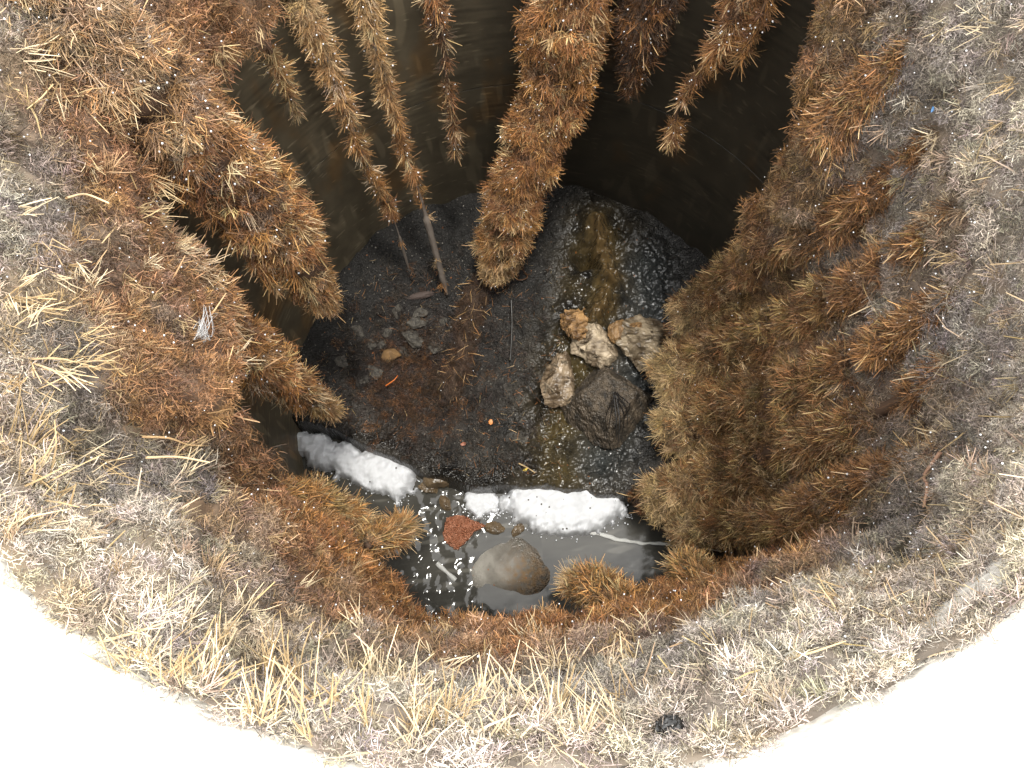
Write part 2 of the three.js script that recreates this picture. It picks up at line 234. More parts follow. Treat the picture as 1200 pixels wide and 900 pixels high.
// a hanging strand: sighted points [px, py, r or -y, width in px, share of fibre]
function strand(label, pts, o = {}) {
  const P = pts.map(a => a[0].isVector3 ? a[0] : pt(a[0], a[1], a[2])), rad = pts.map((a, i) => Math.max(0.0012, (a[0].isVector3 ? a[1] : a[3] * toPx(P[i])[2] / F / 2) - (o.trim ?? 0.0165) * ((a[4] ?? 1) < 0.5 ? 0 : a[4] ?? 1))), hair = pts.map(a => a[4] ?? 1);
  const base = P[0], g = thing(o.name ?? 'hanging_root', base, label, 'root', o.group);
  const curve = new THREE.CatmullRomCurve3(P), n = P.length - 1;
  const len = curve.getLength(), at = (arr, t) => { const f = clamp(t) * n, i = Math.min(n - 1, Math.floor(f)); return lerp(arr[i], arr[i + 1], f - i); };
  const pal = o.palette ?? [RUST, AMBER, STRAWC];
  const core = tubeParam(curve, t => Math.max(0.0014, at(rad, t) * (at(hair, t) < 0.15 ? 0.9 : (o.core ?? 0.6)) * (1 - 0.6 * smooth(0.93, 1, t))), Math.ceil(len / 0.006), 16, o.rough ?? 0.25);
  mesh('root_core', shift(core, base), o.coreM ?? coreM, g);
  const fine = new Spray(BRISTLE), fz = new Spray(FUZZ), br = new Spray(BRUSH), lone = new Spray(LONE), drops = new Spray([dropG]);
  const spr = new Spray(SPRIG), mean = rad.reduce((a, b) => a + b) / rad.length, big = Math.max(...rad);
  const N = Math.round(len * 2 * Math.PI * big * (o.density ?? 30000)), p = V(), tan = V(), out = V(), d = V();
  for (let i = 0; i < N; i++) {
    const t = rnd(), h = at(hair, t) * smooth(-0.42, 0.02, noise(t * len * 26, len * 31, n) - (o.full ? 1 : 0.0) * -0.4), rd = at(rad, t); if (rnd() > h || rnd() > (rd + 0.004) / (big + 0.004)) continue;
    const thin = rd < 0.014; if (!thin && rnd() > 0.6) continue;
    curve.getPoint(t, p); curve.getTangent(t, tan);
    p.x += 0.22 * rd * noise(t * len * 18, 3, len * 9); p.z += 0.22 * rd * noise(t * len * 18, 7, len * 9);
    out.set(gauss(), gauss(), gauss()).addScaledVector(tan, -out.dot(tan)).normalize();
    const clump = fbm(p.x * 30 + out.x * 1.5, p.y * 30 + out.y * 1.5, p.z * 30 + out.z * 1.5, 3), k = 0.88 + 0.75 * clump;
    const q = p.clone().addScaledVector(out, Math.max(0.001, rd * k - 0.003));
    const end = smooth(0.88, 1, t);
    d.copy(out).multiplyScalar(0.8 - 0.3 * end).addScaledVector(tan, rr(0.2, 1.0) + end).addScaledVector(Y, -0.15).add(V(gauss() * 0.35, gauss() * 0.35, gauss() * 0.35)).normalize();
    const x = rnd(), tip = smooth(0.72, 1, t) * (o.tip ?? 0.5);
    let c = x < 0.55 ? pal[0] : x < 0.9 ? pal[1] : pal[2]; if (rnd() < tip) c = mix3(pal[2], pal[1], 0.35); c = vary(mix3(c, DARK, clamp(0.3 - clump * 1.8) * 0.8), 0.3);
    if (o.top) c = mix3(c, vary(o.top), smooth(0.6, 0.1, t) * rr(0.2, 0.9));
    const y = rnd();
    if (y < 0.26 + tip * 0.3) br.add(q, d, rr(0.6, 0.95) * (o.size ?? 1), c);
    else if (thin) spr.add(q, d, rr(0.7, 1.1) * (o.size ?? 1), c);
    else if (y < 0.75) fine.add(q, d, rr(0.8, 1.25) * (o.size ?? 1), c); else fz.add(q, out, rr(0.7, 1.1), mix3(c, GREY, o.grey ?? 0.2));
    if (rnd() < 0.2) lone.add(q, d.clone().add(V(gauss(), gauss(), gauss()).multiplyScalar(0.4)).normalize(), rr(0.45, 0.85), vary(mix3(STRAWC, AMBER, rnd())));
    for (let w = 0; w < 2; w++) if (rnd() < (o.drops ?? 0.08)) drops.add(q.clone().addScaledVector(d, rr(0.008, 0.018)), Y, rr(0.0006, 0.0014), [1, 1, 1]);
  }
  if (o.straw) { const sw = new Spray(STRAW); for (let i = 0; i < o.straw; i++) { const t = rr(0.05, 1); if (at(hair, t) < 0.6) continue; curve.getPoint(t, p); curve.getTangent(t, tan); out.set(gauss(), gauss() + 0.8, gauss() + 0.5).normalize(); sw.add(p.clone().addScaledVector(out, at(rad, t) * 0.95), d.copy(out).multiplyScalar(0.5).addScaledVector(tan, rr(0.2, 1)).normalize(), rr(0.45, 0.85), vary(mix3(STRAWC, PALE, 0.3))); } sw.build('straw_tufts', rootM, g, base); }
  fine.build('fine_roots', rootM, g, base); spr.build('fine_roots', rootM, g, base); fz.build('root_hair', rootM, g, base); br.build('root_tips', rootM, g, base); lone.build('pale_rootlets', rootM, g, base); drops.build('water_drops', dropM, g, base);
  return { g, base, curve, rad: t => at(rad, t) };
}
function tubeParam(c, rf, seg, sides, rough) {
  const f = c.computeFrenetFrames(Math.max(seg, 4)), pos = [], idx = [], q = V(); seg = Math.max(seg, 4);
  for (let i = 0; i <= seg; i++) { c.getPointAt(i / seg, q); const r = rf(i / seg); for (let j = 0; j < sides; j++) { const a = j / sides * 6.2832, k = r * (1 + rough * noise(i * 0.35, Math.cos(a) * 2, Math.sin(a) * 2)); pos.push(q.x + k * (Math.cos(a) * f.normals[i].x + Math.sin(a) * f.binormals[i].x), q.y + k * (Math.cos(a) * f.normals[i].y + Math.sin(a) * f.binormals[i].y), q.z + k * (Math.cos(a) * f.normals[i].z + Math.sin(a) * f.binormals[i].z)); } }
  for (let i = 0; i < seg; i++) for (let j = 0; j < sides; j++) { const a = i * sides + j, b = i * sides + (j + 1) % sides; idx.push(a, b, a + sides, b, b + sides, a + sides); }
  for (const [row, s] of [[0, 1], [seg, -1]]) { const p = c.getPointAt(row / seg); pos.push(p.x, p.y, p.z); const m = pos.length / 3 - 1; for (let j = 0; j < sides; j++) { const a = row * sides + j, b = row * sides + (j + 1) % sides; s > 0 ? idx.push(m, b, a) : idx.push(m, a, b); } }
  const g = new THREE.BufferGeometry(); g.setAttribute('position', new THREE.Float32BufferAttribute(pos, 3)); g.setIndex(idx); g.computeVertexNormals(); return g;
}
const tailM = std(0.15, 0.125, 0.105, 0.6), coreM = std(0.075, 0.042, 0.024, 0.8), stemM = std(0.15, 0.11, 0.085, 0.6), blackRootM = std(0.03, 0.018, 0.01, 0.7);

// a mat of roots draped from the rim: columns [rim angle in degrees, tip px, tip py, r or -y of the tip]
function rootMat(name, label, cols, o) {
  const base = V(0.5 * Math.cos(o.mid * Math.PI / 180), -0.03, 0.5 * Math.sin(o.mid * Math.PI / 180)), g = thing(name, base, label, 'root mat', 'mats of fine roots draped from the rim');
  const tips = new THREE.CatmullRomCurve3(cols.map(c => pt(c[1], c[2], c[3])), false, 'centripetal'), ang = cols.map(c => c[0]), n = cols.length - 1;
  const NU = o.nu ?? 240, NV = 80, pos = [], idx = [], P = [];
  const surf = (u, v) => {
    const f = clamp(u) * n, i = Math.min(n - 1, Math.floor(f)), a = lerp(ang[i], ang[i + 1], f - i) * Math.PI / 180, T = tips.getPoint(clamp(u));
    const w = 1 - Math.pow(1 - v, o.ease ?? 1.5);
    const rim = 0.503 + 0.006 * noise(a * 14, 1, 4), x = lerp(rim * Math.cos(a), T.x, w), z = lerp(rim * Math.sin(a), T.z, w), y = lerp(-0.012, T.y, Math.pow(v, o.drop ?? 1.1));
    const k = smooth(0, 0.12, v) * (0.020 * fbm(a * 4, y * 8, 1, 3) * 2 + 0.010 * noise(a * 16, y * 22, 2) + 0.004 * noise(a * 60, y * 80, 5)), r = Math.hypot(x, z) || 1;
    return V(x - x / r * k, y + 0.02 * smooth(0.7, 1, v) * noise(a * 30, 3, 1), z - z / r * k);
  };
  for (let j = 0; j <= NV; j++) for (let i = 0; i <= NU; i++) { const p = surf(i / NU, j / NV); P.push(p); pos.push(p.x - base.x, p.y - base.y, p.z - base.z); }
  const cum = []; let tot = 0; const A = V(), B = V();
  for (let j = 0; j < NV; j++) for (let i = 0; i < NU; i++) { const a = j * (NU + 1) + i, b = a + NU + 1; idx.push(a, a + 1, b, a + 1, b + 1, b); tot += A.copy(P[a + 1]).sub(P[a]).cross(B.copy(P[b]).sub(P[a])).length(); cum.push(tot); }
  const geo = new THREE.BufferGeometry(); geo.setAttribute('position', new THREE.Float32BufferAttribute(pos, 3)); geo.setIndex(idx); geo.computeVertexNormals();
  const nor = geo.attributes.normal; { // make normals face the shaft axis
    let s = 0; for (let i = 0; i < P.length; i += 97) s += -(nor.getX(i) * P[i].x + nor.getZ(i) * P[i].z); o.sgn = s > 0 ? 1 : -1;
  }
  const col = []; for (let j = 0; j <= NV; j++) for (let i = 0; i <= NU; i++) { const p = P[j * (NU + 1) + i], k = o.color(i / NU, j / NV, p); const m = mix3(mix3(k, DARK, 0.55), GREY, 0.2), e = 0.9 + 0.8 * fbm(p.x * 60, p.y * 60, p.z * 60, 2); col.push(m[0] * e, m[1] * e, m[2] * e); }
  geo.setAttribute('color', new THREE.Float32BufferAttribute(col, 3));
  mesh('root_felt', geo, matM, g);
  const fine = new Spray(BRISTLE), fz = new Spray(FUZZ), br = new Spray(BRUSH), lone = new Spray(LONE), drops = new Spray([dropG]);
  const N = Math.round(tot * (o.density ?? 15000)), nv = V(), down = V(), d = V();
  for (let k = 0; k < N; k++) {
    const x = rnd() * tot; let lo = 0, hi = cum.length - 1; while (lo < hi) { const m = lo + hi >> 1; cum[m] < x ? lo = m + 1 : hi = m; }
    const i = lo % NU, j = Math.floor(lo / NU), fu = rnd(), fv = rnd(), a = j * (NU + 1) + i, u = (i + fu) / NU, v = (j + fv) / NV;
    const p = P[a].clone().multiplyScalar((1 - fu) * (1 - fv)).addScaledVector(P[a + 1], fu * (1 - fv)).addScaledVector(P[a + NU + 1], (1 - fu) * fv).addScaledVector(P[a + NU + 2], fu * fv);
    nv.set(nor.getX(a), nor.getY(a), nor.getZ(a)).multiplyScalar(o.sgn); down.copy(P[a + NU + 1]).sub(P[a]).normalize();
    const edge = smooth(0.86, 1, v), lump = fbm(p.x * 24, p.y * 24, p.z * 24, 3);
    d.copy(nv).multiplyScalar(rr(0.4, 1)).addScaledVector(down, rr(-0.2, 0.6) + 0.8 * edge).add(V(gauss() * 0.4, gauss() * 0.4, gauss() * 0.4)).normalize();
    const c0 = o.color(u, v, p), c = vary(mix3(c0, DARK, clamp(0.3 - lump * 1.9) * 0.75), 0.28), t = rnd(), gr = o.greyness(u, v, p);
    const q = p.addScaledVector(nv, rr(-0.004, 0.004) + 0.016 * clamp(lump * 2, -0.3, 1));
    const ft = clamp(0.5 + 0.4 * gr - 0.4 * edge);
    if (t < ft) fz.add(q, d.copy(nv).add(V(gauss() * 0.2, gauss() * 0.2, gauss() * 0.2)).normalize(), rr(0.7, 1.15), vary(mix3(c, mix3(PALE, GREY, smooth(0.08, 0.42, v)), 0.08 + 0.8 * gr), 0.3));
    else if (t < 0.94) fine.add(q, d.lerp(nv, 0.5 * (1 - edge)).normalize(), rr(0.6, 1.15), vary(mix3(c, GREY, 0.25 * gr))); else br.add(q, d, rr(0.5, 0.8), vary(mix3(c, STRAWC, 0.35)));
    if (rnd() < (o.lone ?? 0.11)) lone.add(q, d.copy(nv).multiplyScalar(0.35).add(V(gauss(), gauss(), gauss())).normalize(), rr(0.25, 0.95), vary(mix3(STRAWC, c, rr(0, 0.7)), 0.3));
    for (let w = 0; w < 3; w++) if (rnd() < (o.drops ?? 0.022)) drops.add(q.clone().addScaledVector(nv, rr(0.006, 0.013)).add(V(gauss(), gauss(), gauss()).multiplyScalar(0.006)), Y, rr(0.0004, 0.0010), [1, 1, 1]);
  }
  fine.build('fine_roots', rootM, g, base); fz.build('root_hair', rootM, g, base); br.build('root_tips', rootM, g, base); lone.build('pale_rootlets', rootM, g, base); drops.build('water_drops', dropM, g, base);
  const find = (px, py) => { let b = 1e9, at = 0; P.forEach((p, i) => { const s = toPx(p), e = (s[0] - px) ** 2 + (s[1] - py) ** 2 + s[2] * 40; if (e < b) { b = e; at = i; } }); return { p: P[at], n: V(nor.getX(at), nor.getY(at), nor.getZ(at)).multiplyScalar(o.sgn) }; };
  return { g, base, find };
}
const matM = std(1, 1, 1, 0.9, { vertexColors: true });

// ---------------------------------------------------------------- the mats
const patch = (p, f, s = 0) => fbm(p.x * f + s, p.y * f, p.z * f, 3);
const leftMat = rootMat('root_mat', 'broad straw and rust coloured root mat draped down the left wall', [
  [234, 330, 20, 0.43], [222, 285, 62, 0.42], [212, 258, 90, 0.41], [203, 215, 150, 0.40], [195, 165, 205, 0.40], [187, 190, 262, 0.38], [178, 225, 340, 0.37], [170, 262, 420, 0.36], [162, 262, 480, 0.365], [154, 322, 542, 0.38], [146, 372, 592, 0.39], [139, 415, 632, 0.395]], {
  mid: 185, nu: 300, ease: 1.35,
  color: (u, v, p) => { const a = patch(p, 9), t = smooth(0.25, 0.75, v + a * 0.8); let c = mix3(mix3(mix3(PALE, GREY, smooth(0.08, 0.4, v)), STRAWC, clamp(0.4 + a * 1.8)), mix3(mix3(RUST, AMBER, clamp(0.4 + 1.5 * patch(p, 14, 9))), GREY, 0.15), t); return c; },
  greyness: (u, v, p) => clamp(smooth(0.7, 0.25, v) * (0.55 + 1.8 * patch(p, 8, 4))),
});
const nearMat = rootMat('root_mat', 'rust brown root mat hanging from the near rim below the channel', [
  [141, 410, 622, -0.62], [132, 448, 668, -0.62], [121, 488, 735, -0.6], [110, 560, 742, -0.58], [98, 640, 740, -0.58], [86, 705, 722, -0.6], [76, 770, 700, -0.66], [66, 835, 678, -0.78], [56, 890, 662, -0.88], [44, 912, 648, -0.88]], {
  mid: 98, nu: 260, ease: 2.2,
  color: (u, v, p) => { const a = patch(p, 9, 3), t = smooth(0.25, 0.62, v + a * 0.6); return mix3(mix3(mix3(PALE, GREY, smooth(0.08, 0.5, v)), STRAWC, clamp(0.25 + a * 1.6)), mix3(RUST, AMBER, clamp(0.35 + 1.6 * patch(p, 14, 2))), t); },
  greyness: (u, v, p) => clamp(smooth(0.6, 0.25, v) * (0.7 + 1.6 * patch(p, 8, 6))),
});
const rightMat = rootMat('root_mat', 'dark grey and brown root mat draped down the right wall', [
  [-52, 985, -10, 0.43], [-44, 955, 40, 0.42], [-36, 945, 100, 0.40], [-28, 915, 190, 0.38], [-20, 878, 265, 0.36], [-12, 858, 330, 0.35], [-4, 858, 400, -0.93], [6, 862, 470, -0.94], [16, 868, 540, -0.95], [28, 885, 590, -0.94], [42, 895, 625, -0.92], [52, 905, 650, -0.88], [64, 900, 675, -0.75]], {
  mid: 0, nu: 300, ease: 1.5, lone: 0.1, drops: 0.02,
  color: (u, v, p) => { const a = patch(p, 8, 7), t = smooth(0.15, 0.72, v + a * 0.9), g = mix3(mix3(PALE, GREY, smooth(0.1, 0.45, v)), DARK, 0.2 * smooth(0.2, 0.6, v)); return mix3(mix3(g, STRAWC, clamp(0.1 + a * 0.9)), mix3(BROWN, OLIVE, clamp(0.35 + 1.5 * patch(p, 12, 5))), t); },
  greyness: (u, v, p) => clamp(smooth(0.85, 0.25, v) * (0.85 + 1.5 * patch(p, 7, 2))),
});

// ---------------------------------------------------------------- hanging strands and lobes
const LEFTG = undefined;
strand('thick rust brown root curtain hanging in front of the centre of the back wall', [[700, -170, 0.49, 80], [675, -60, 0.47, 110], [660, 20, 0.45, 122], [652, 95, 0.42, 100], [632, 150, 0.38, 82], [612, 205, 0.34, 76], [598, 255, 0.31, 78], [582, 318, 0.28, 56]], { tip: 0.7, size: 1.05 });
strand('large rusty root tongue slanting from the upper left corner to above the debris', [[30, -40, 0.47, 140], [112, 50, 0.43, 170], [195, 130, 0.40, 155], [270, 208, 0.37, 130], [328, 278, 0.35, 108], [386, 362, 0.33, 44]], { core: 0.62, grey: 0.55, top: [0.36, 0.27, 0.17], straw: 46 });
strand('lower root tongue on the left wall with pale spiky end above the foam', [[95, 235, 0.46, 130], [175, 315, 0.42, 150], [255, 385, 0.39, 104], [325, 440, 0.37, 74], [392, 482, 0.36, 34]], { core: 0.6, grey: 0.5, tip: 0.8, top: [0.30, 0.23, 0.17], straw: 34 });
strand('thin root with bristly upper half and long bare tail reaching the sludge', [[405, -70, 0.49, 52], [425, -10, 0.47, 52], [442, 60, 0.45, 38], [460, 125, 0.43, 31], [474, 178, 0.42, 22, 0.8], [488, 215, 0.395, 10, 0.12], [503, 268, 0.36, 8, 0.08], [524, 345, -1.08, 8, 0.1]], { palette: [AMBER, RUST, STRAWC], core: 0.5, coreM: tailM, top: STRAWC, straw: 10 });
strand('bristly root left of the bare tailed one with thread thin end', [[330, -60, 0.49, 60], [352, 0, 0.47, 56], [382, 65, 0.45, 48], [405, 130, 0.43, 38], [428, 190, 0.42, 28], [455, 240, 0.41, 26], [462, 258, 0.40, 4, 0.05], [480, 318, -1.03, 3, 0.02]], { palette: [AMBER, RUST, STRAWC], core: 0.4, coreM: tailM, top: STRAWC, straw: 10 });
strand('short forked root near the top with pale tuft and dark knob below', [[495, -50, 0.49, 36], [508, 0, 0.47, 46], [518, 45, 0.455, 28, 0.8], [524, 90, 0.44, 17, 0.7], [529, 130, 0.43, 20], [534, 178, 0.42, 30]], { palette: [RUST, DARK, STRAWC] });
strand('short straw coloured root at top beside the large left tongue', [[275, -30, 0.46, 60], [300, 25, 0.45, 56], [325, 80, 0.44, 36], [347, 132, 0.43, 20]], { palette: [AMBER, STRAWC, OLIVE], tip: 0.7 });
strand('orange root with bent end hanging alone against the black back wall', [[900, -90, 0.49, 60], [872, -15, 0.47, 62], [848, 45, 0.455, 46], [815, 92, 0.44, 34], [795, 128, 0.43, 26], [786, 168, 0.42, 36]], { tip: 0.1 });
strand('small drooping root tuft right of the bent orange root at top', [[925, -60, 0.48, 40], [900, 0, 0.46, 44], [882, 38, 0.45, 34], [866, 72, 0.44, 16]], { palette: [RUST, AMBER, OLIVE] });
strand('dark root clump behind the thick centre curtain at top', [[790, -110, 0.495, 90], [768, -20, 0.485, 96], [752, 40, 0.475, 70], [738, 105, 0.465, 34]], { palette: [DARK, RUST, RUST], tip: 0.1 });
const LOBE = { name: 'root_lobe', palette: [BROWN, OLIVE, STRAWC], tip: 0.7, size: 1.15, core: 0.6, drops: 0.015, grey: 0.15, trim: 0.012 };
const from = (px, py) => { const { p, n } = rightMat.find(px, py); return p.clone().addScaledVector(n, -0.012); };
strand('uppermost golden root lobe on the right wall above the grey fibrous lump', [[from(960, 260), 0.02], [from(905, 300), 0.034], [860, 335, -0.9, 78], [795, 385, -0.98, 58]], LOBE);
strand('olive root lobe on the right level with the pale torn wood', [[from(985, 335), 0.04], [from(925, 375), 0.052], [845, 412, -0.97, 92], [775, 446, -1.04, 64]], LOBE);
strand('bushy root lobe on the right level with the dark boulder', [[from(1000, 430), 0.04], [from(940, 455), 0.056], [860, 482, -0.97, 96], [778, 510, -1.05, 66]], LOBE);
strand('long root lobe on the right reaching towards the right foam', [[from(1010, 490), 0.04], [from(945, 520), 0.048], [860, 550, -0.98, 80], [765, 586, -1.06, 60]], LOBE);
strand('lowest root lobe on the right just above the channel water', [[from(1010, 580), 0.03], [from(950, 600), 0.038], [870, 612, -0.98, 66], [790, 622, -1.06, 50]], LOBE);
const DRAPE = { palette: [BROWN, BROWN, OLIVE], grey: 0.4, tip: 0.3, trim: 0, core: 0.4, drops: 0.03, density: 42000 };
[['narrow root strand sloping down the upper right wall nearest the black opening', [[1075, 40], [1010, 110], [955, 180]]], ['root strand draped on the right wall leading into the uppermost golden lobe', [[1105, 150], [1030, 225], [945, 285]]],
  ['root strand draped on the right wall leading into the olive lobe', [[1125, 245], [1040, 315], [950, 370]]], ['root strand draped on the right wall leading into the bushy lobe', [[1120, 345], [1040, 405], [960, 445]]],
  ['root strand draped on the right wall leading into the long lobe', [[1110, 430], [1030, 485], [950, 520]]], ['root strand draped on the right wall leading into the lowest lobe', [[1085, 525], [1020, 565], [945, 598]]]]
  .forEach(([label, q], i) => strand(label, q.map((a, k) => { const { p, n } = rightMat.find(...a); return [p.clone().addScaledVector(n, k ? 0 : -0.012), [0.012, 0.022, 0.03][k]]; }), DRAPE));
const WISP = { name: 'root_lobe', palette: [AMBER, OLIVE, STRAWC], tip: 0.9, size: 1.1, core: 0.4, drops: 0.03 };
strand('pale spiky side lobe at the lower left of the thick centre curtain', [[612, 205, 0.345, 30], [582, 250, 0.33, 40], [566, 292, 0.31, 34]], WISP);
strand('small rusty side lobe on the right edge of the thick centre curtain', [[655, 110, 0.42, 30], [650, 160, 0.40, 38], [640, 212, 0.38, 22]], { ...WISP, palette: [RUST, AMBER, STRAWC], tip: 0.3 });
strand('ragged side lobe on the upper edge of the large left tongue', [[280, 150, 0.41, 34], [325, 195, 0.395, 40], [372, 262, 0.38, 22]], { ...WISP, palette: [RUST, AMBER, STRAWC], tip: 0.4 });
strand('ragged side lobe on the lower edge of the large left tongue', [[230, 235, 0.385, 36], [280, 285, 0.37, 40], [330, 345, 0.355, 20]], { ...WISP, palette: [RUST, AMBER, STRAWC], tip: 0.5 });
strand('soft dark brown root tuft trailing against the right end of the foam', [[800, 560, -1.05, 50], [770, 575, -1.09, 60], [748, 592, -1.11, 46]], { ...LOBE, palette: [RUST, DARK, OLIVE], tip: 0, size: 0.7 });
const TUFT = { name: 'root_lobe', palette: [AMBER, OLIVE, STRAWC], tip: 0.9, size: 1.15, drops: 0.01, core: 0.3 };
strand('pale spiky root brush at near rim right of the smooth concrete hump', [[735, 712, -0.52, 60], [700, 690, -0.6, 70], [672, 682, -0.66, 50]], TUFT);
strand('pale spiky root brush just below the white foam line', [[840, 690, -0.6, 40], [812, 670, -0.68, 56], [795, 660, -0.74, 44]], TUFT);
strand('pale spiky root brush at the left bank of the rippled branch', [[430, 640, -0.55, 60], [462, 622, -0.62, 50], [473, 617, -0.64, 46]], TUFT);
strand('tangled straw root bundle on the left bank below the foam', [[310, 585, -0.45, 60], [365, 590, -0.55, 70], [420, 612, -0.62, 50]], TUFT);

// ---------------------------------------------------------------- pale straws that stand out of the mats (parts of them)
const strawM = std(0.5, 0.36, 0.19, 0.6, { vertexColors: true }), strawPaleM = std(0.68, 0.55, 0.36, 0.6, { vertexColors: true });
function tuft(mat, px, py, size, k = Math.floor(rnd() * 6), lean = [0, 0]) {
  const { p, n } = mat.find(px, py), o = mesh('straw_tuft', STRAW[k], rnd() < 0.5 ? strawM : strawPaleM, mat.g);
  const d = n.clone().multiplyScalar(0.45).addScaledVector(rt, lean[0]).addScaledVector(up, -lean[1]).normalize();
  o.position.copy(p).addScaledVector(n, 0.006).sub(mat.base); o.quaternion.setFromUnitVectors(Y, d); o.rotateY(rnd() * 6.28); o.scale.setScalar(size * 0.88);
}
for (const [x, y, s, lx, ly] of [[75, 110, 1.1, 0.3, 0.8], [60, 50, 1, 0.8, -0.2], [120, 30, 0.9, 0.5, -0.4], [25, 70, 1, 0.8, 0], [165, 150, 0.8, 0.6, 0.5], [100, 180, 0.8, 0.5, 0.7], [190, 215, 0.9, 0.8, 0.6], [130, 95, 0.8, 0.6, 0.3], [70, 430, 1.1, 0.9, 0.3], [40, 440, 1.2, 0.7, 0], [110, 430, 0.9, 0.9, 0.2], [80, 545, 1.2, 0.7, -0.2], [110, 560, 0.9, 0.9, 0.3], [45, 580, 1.2, 0.4, 0], [30, 520, 1.1, 0.5, -0.3], [20, 620, 1.1, 0.3, 0], [175, 640, 0.9, 0.4, -0.6], [60, 330, 0.8, 1, 0.5], [140, 330, 0.7, 0.8, 0.4], [205, 380, 0.6, 0.6, 0.4], [310, 395, 0.7, 0.6, -0.4], [20, 250, 0.9, 0.9, 0], [15, 360, 1, 0.8, 0.2], [150, 690, 0.9, 0.3, -0.6], [270, 150, 0.7, 0.8, 0.4], [250, 60, 0.8, 0.5, 0.7], [300, 30, 0.7, 0.4, 0.8], [100, 400, 0.8, 0.8, 0.1]]) tuft(leftMat, x, y, s, undefined, [lx, ly]);
for (const [x, y, s, lx, ly] of [[330, 800, 1.1, 0.1, -0.8], [300, 790, 0.9, 0.2, -0.7], [370, 830, 1.1, 0.1, -0.9], [410, 800, 0.9, 0.3, -0.9], [450, 800, 1.1, 0.2, -0.9], [480, 820, 0.9, 0.1, -0.9], [240, 770, 1, 0, -0.8], [200, 740, 0.9, 0.2, -0.8], [560, 840, 1, 0.1, -0.8], [600, 830, 1.1, 0, -0.7], [640, 850, 1, -0.2, -0.6], [590, 880, 1.1, 0, -0.6], [520, 860, 1, 0.1, -0.7], [680, 870, 0.9, -0.2, -0.5], [755, 745, 0.8, 0, -0.1], [430, 850, 1, 0, -0.7], [480, 880, 0.9, 0.1, -0.6], [660, 790, 0.6, 0.2, -0.8], [560, 790, 0.6, 0.3, -0.6], [350, 690, 0.6, 0.3, -0.4], [720, 830, 0.7, -0.3, -0.4], [280, 720, 0.7, 0.3, -0.6]]) tuft(nearMat, x, y, s, undefined, [lx, ly]);
for (const [x, y, s, lx, ly] of [[1150, 20, 0.8, -0.4, -0.5], [1130, 300, 0.8, -0.9, 0.2], [980, 80, 0.6, -0.6, 0.2], [950, 745, 0.7, -0.2, -0.5], [985, 800, 0.8, -0.2, -0.4], [915, 570, 0.6, -0.2, -0.8], [1100, 165, 0.6, -0.8, 0.4], [1060, 660, 0.6, -0.4, 0], [1190, 100, 0.8, -0.8, 0.3], [1150, 640, 0.6, -0.6, 0.1], [930, 800, 0.7, -0.4, -0.4]]) tuft(rightMat, x, y, s, undefined, [lx, ly]);

for (let i = 0; i < 46; i++) tuft(nearMat, rr(120, 760), rr(740, 890), rr(0.4, 1.0), undefined, [rr(-0.8, 0.8), rr(-1, 0.2)]);
for (let i = 0; i < 40; i++) tuft(leftMat, rr(0, 240), rr(20, 680), rr(0.4, 0.95), undefined, [rr(-0.2, 1), rr(-0.8, 0.8)]);
for (let i = 0; i < 24; i++) tuft(rightMat, rr(960, 1200), rr(20, 780), rr(0.3, 0.7), undefined, [rr(-1, 0.3), rr(-0.8, 0.8)]);

// ---------------------------------------------------------------- foam
function inside(x, z, poly) { let c = false; for (let i = 0, j = poly.length - 1; i < poly.length; j = i++) { const [xi, zi] = poly[i], [xj, zj] = poly[j]; if (zi > z !== zj > z && x < (xj - xi) * (z - zi) / (zj - zi) + xi) c = !c; } return c; }
function blob(outline, h, wEdge, bump, s, cell = 0.0026) { // a low heap with an uneven edge over a sighted outline on the water
  const poly = segs(outline), closed = [...poly, poly[0]], xs = poly.map(a => a[0]), zs = poly.map(a => a[1]), x0 = Math.min(...xs) - 0.02, x1 = Math.max(...xs) + 0.02, z0 = Math.min(...zs) - 0.02, z1 = Math.max(...zs) + 0.02;
  const nx = Math.ceil((x1 - x0) / cell), nz = Math.ceil((z1 - z0) / cell), pos = [], dd = [], idx = [], uv = [];
  for (let j = 0; j <= nz; j++) for (let i = 0; i <= nx; i++) {
    const x = x0 + i * cell, z = z0 + j * cell, d = dseg(x, z, closed) * (inside(x, z, poly) ? 1 : -1) + 0.030 * fbm(x * 32 + s, z * 32, 1, 5), t = clamp(d / wEdge);
    const y = d < 0 ? -0.008 + d : h * Math.sqrt(1 - (1 - t) ** 2) * (1 + 0.5 * fbm(x * 22 + s, z * 22, 3, 3)) + bump * (0.6 * noise(x * 160, z * 160, s) + 0.4 * noise(x * 380, z * 380, s + 3)) * smooth(0, 0.5, t);
    pos.push(x, WATER + 0.002 + y, z); dd.push(d); uv.push(x, z);
  }
  for (let j = 0; j < nz; j++) for (let i = 0; i < nx; i++) { const a = j * (nx + 1) + i, b = a + nx + 1; if (Math.max(dd[a], dd[b], dd[a + 1], dd[b + 1]) > -0.006) idx.push(a, b, a + 1, a + 1, b, b + 1); }
  const g = new THREE.BufferGeometry(); g.setAttribute('position', new THREE.Float32BufferAttribute(pos, 3)); g.setAttribute('uv', new THREE.Float32BufferAttribute(uv, 2)); g.setIndex(idx); g.computeVertexNormals();
  return { g, poly, edge: () => { const f = rnd() * poly.length, i = Math.floor(f), a = closed[i], b = closed[i + 1], t = f - i; return [lerp(a[0], b[0], t), lerp(a[1], b[1], t)]; } };
}
const bubbleTex = dataTex(512, (u, v, o) => { const n = noise(u * 90, v * 90, 1); grey(o, 0.5 + 0.35 * Math.abs(n) + 0.3 * noise(u * 200, v * 200, 2)); }); bubbleTex.repeat.set(8, 8);
const foamM = std(0.6, 0.61, 0.63, 0.6, { bumpMap: bubbleTex, bumpScale: 0.0015 }), bubbleM = std(0.75, 0.77, 0.8, 0.08);
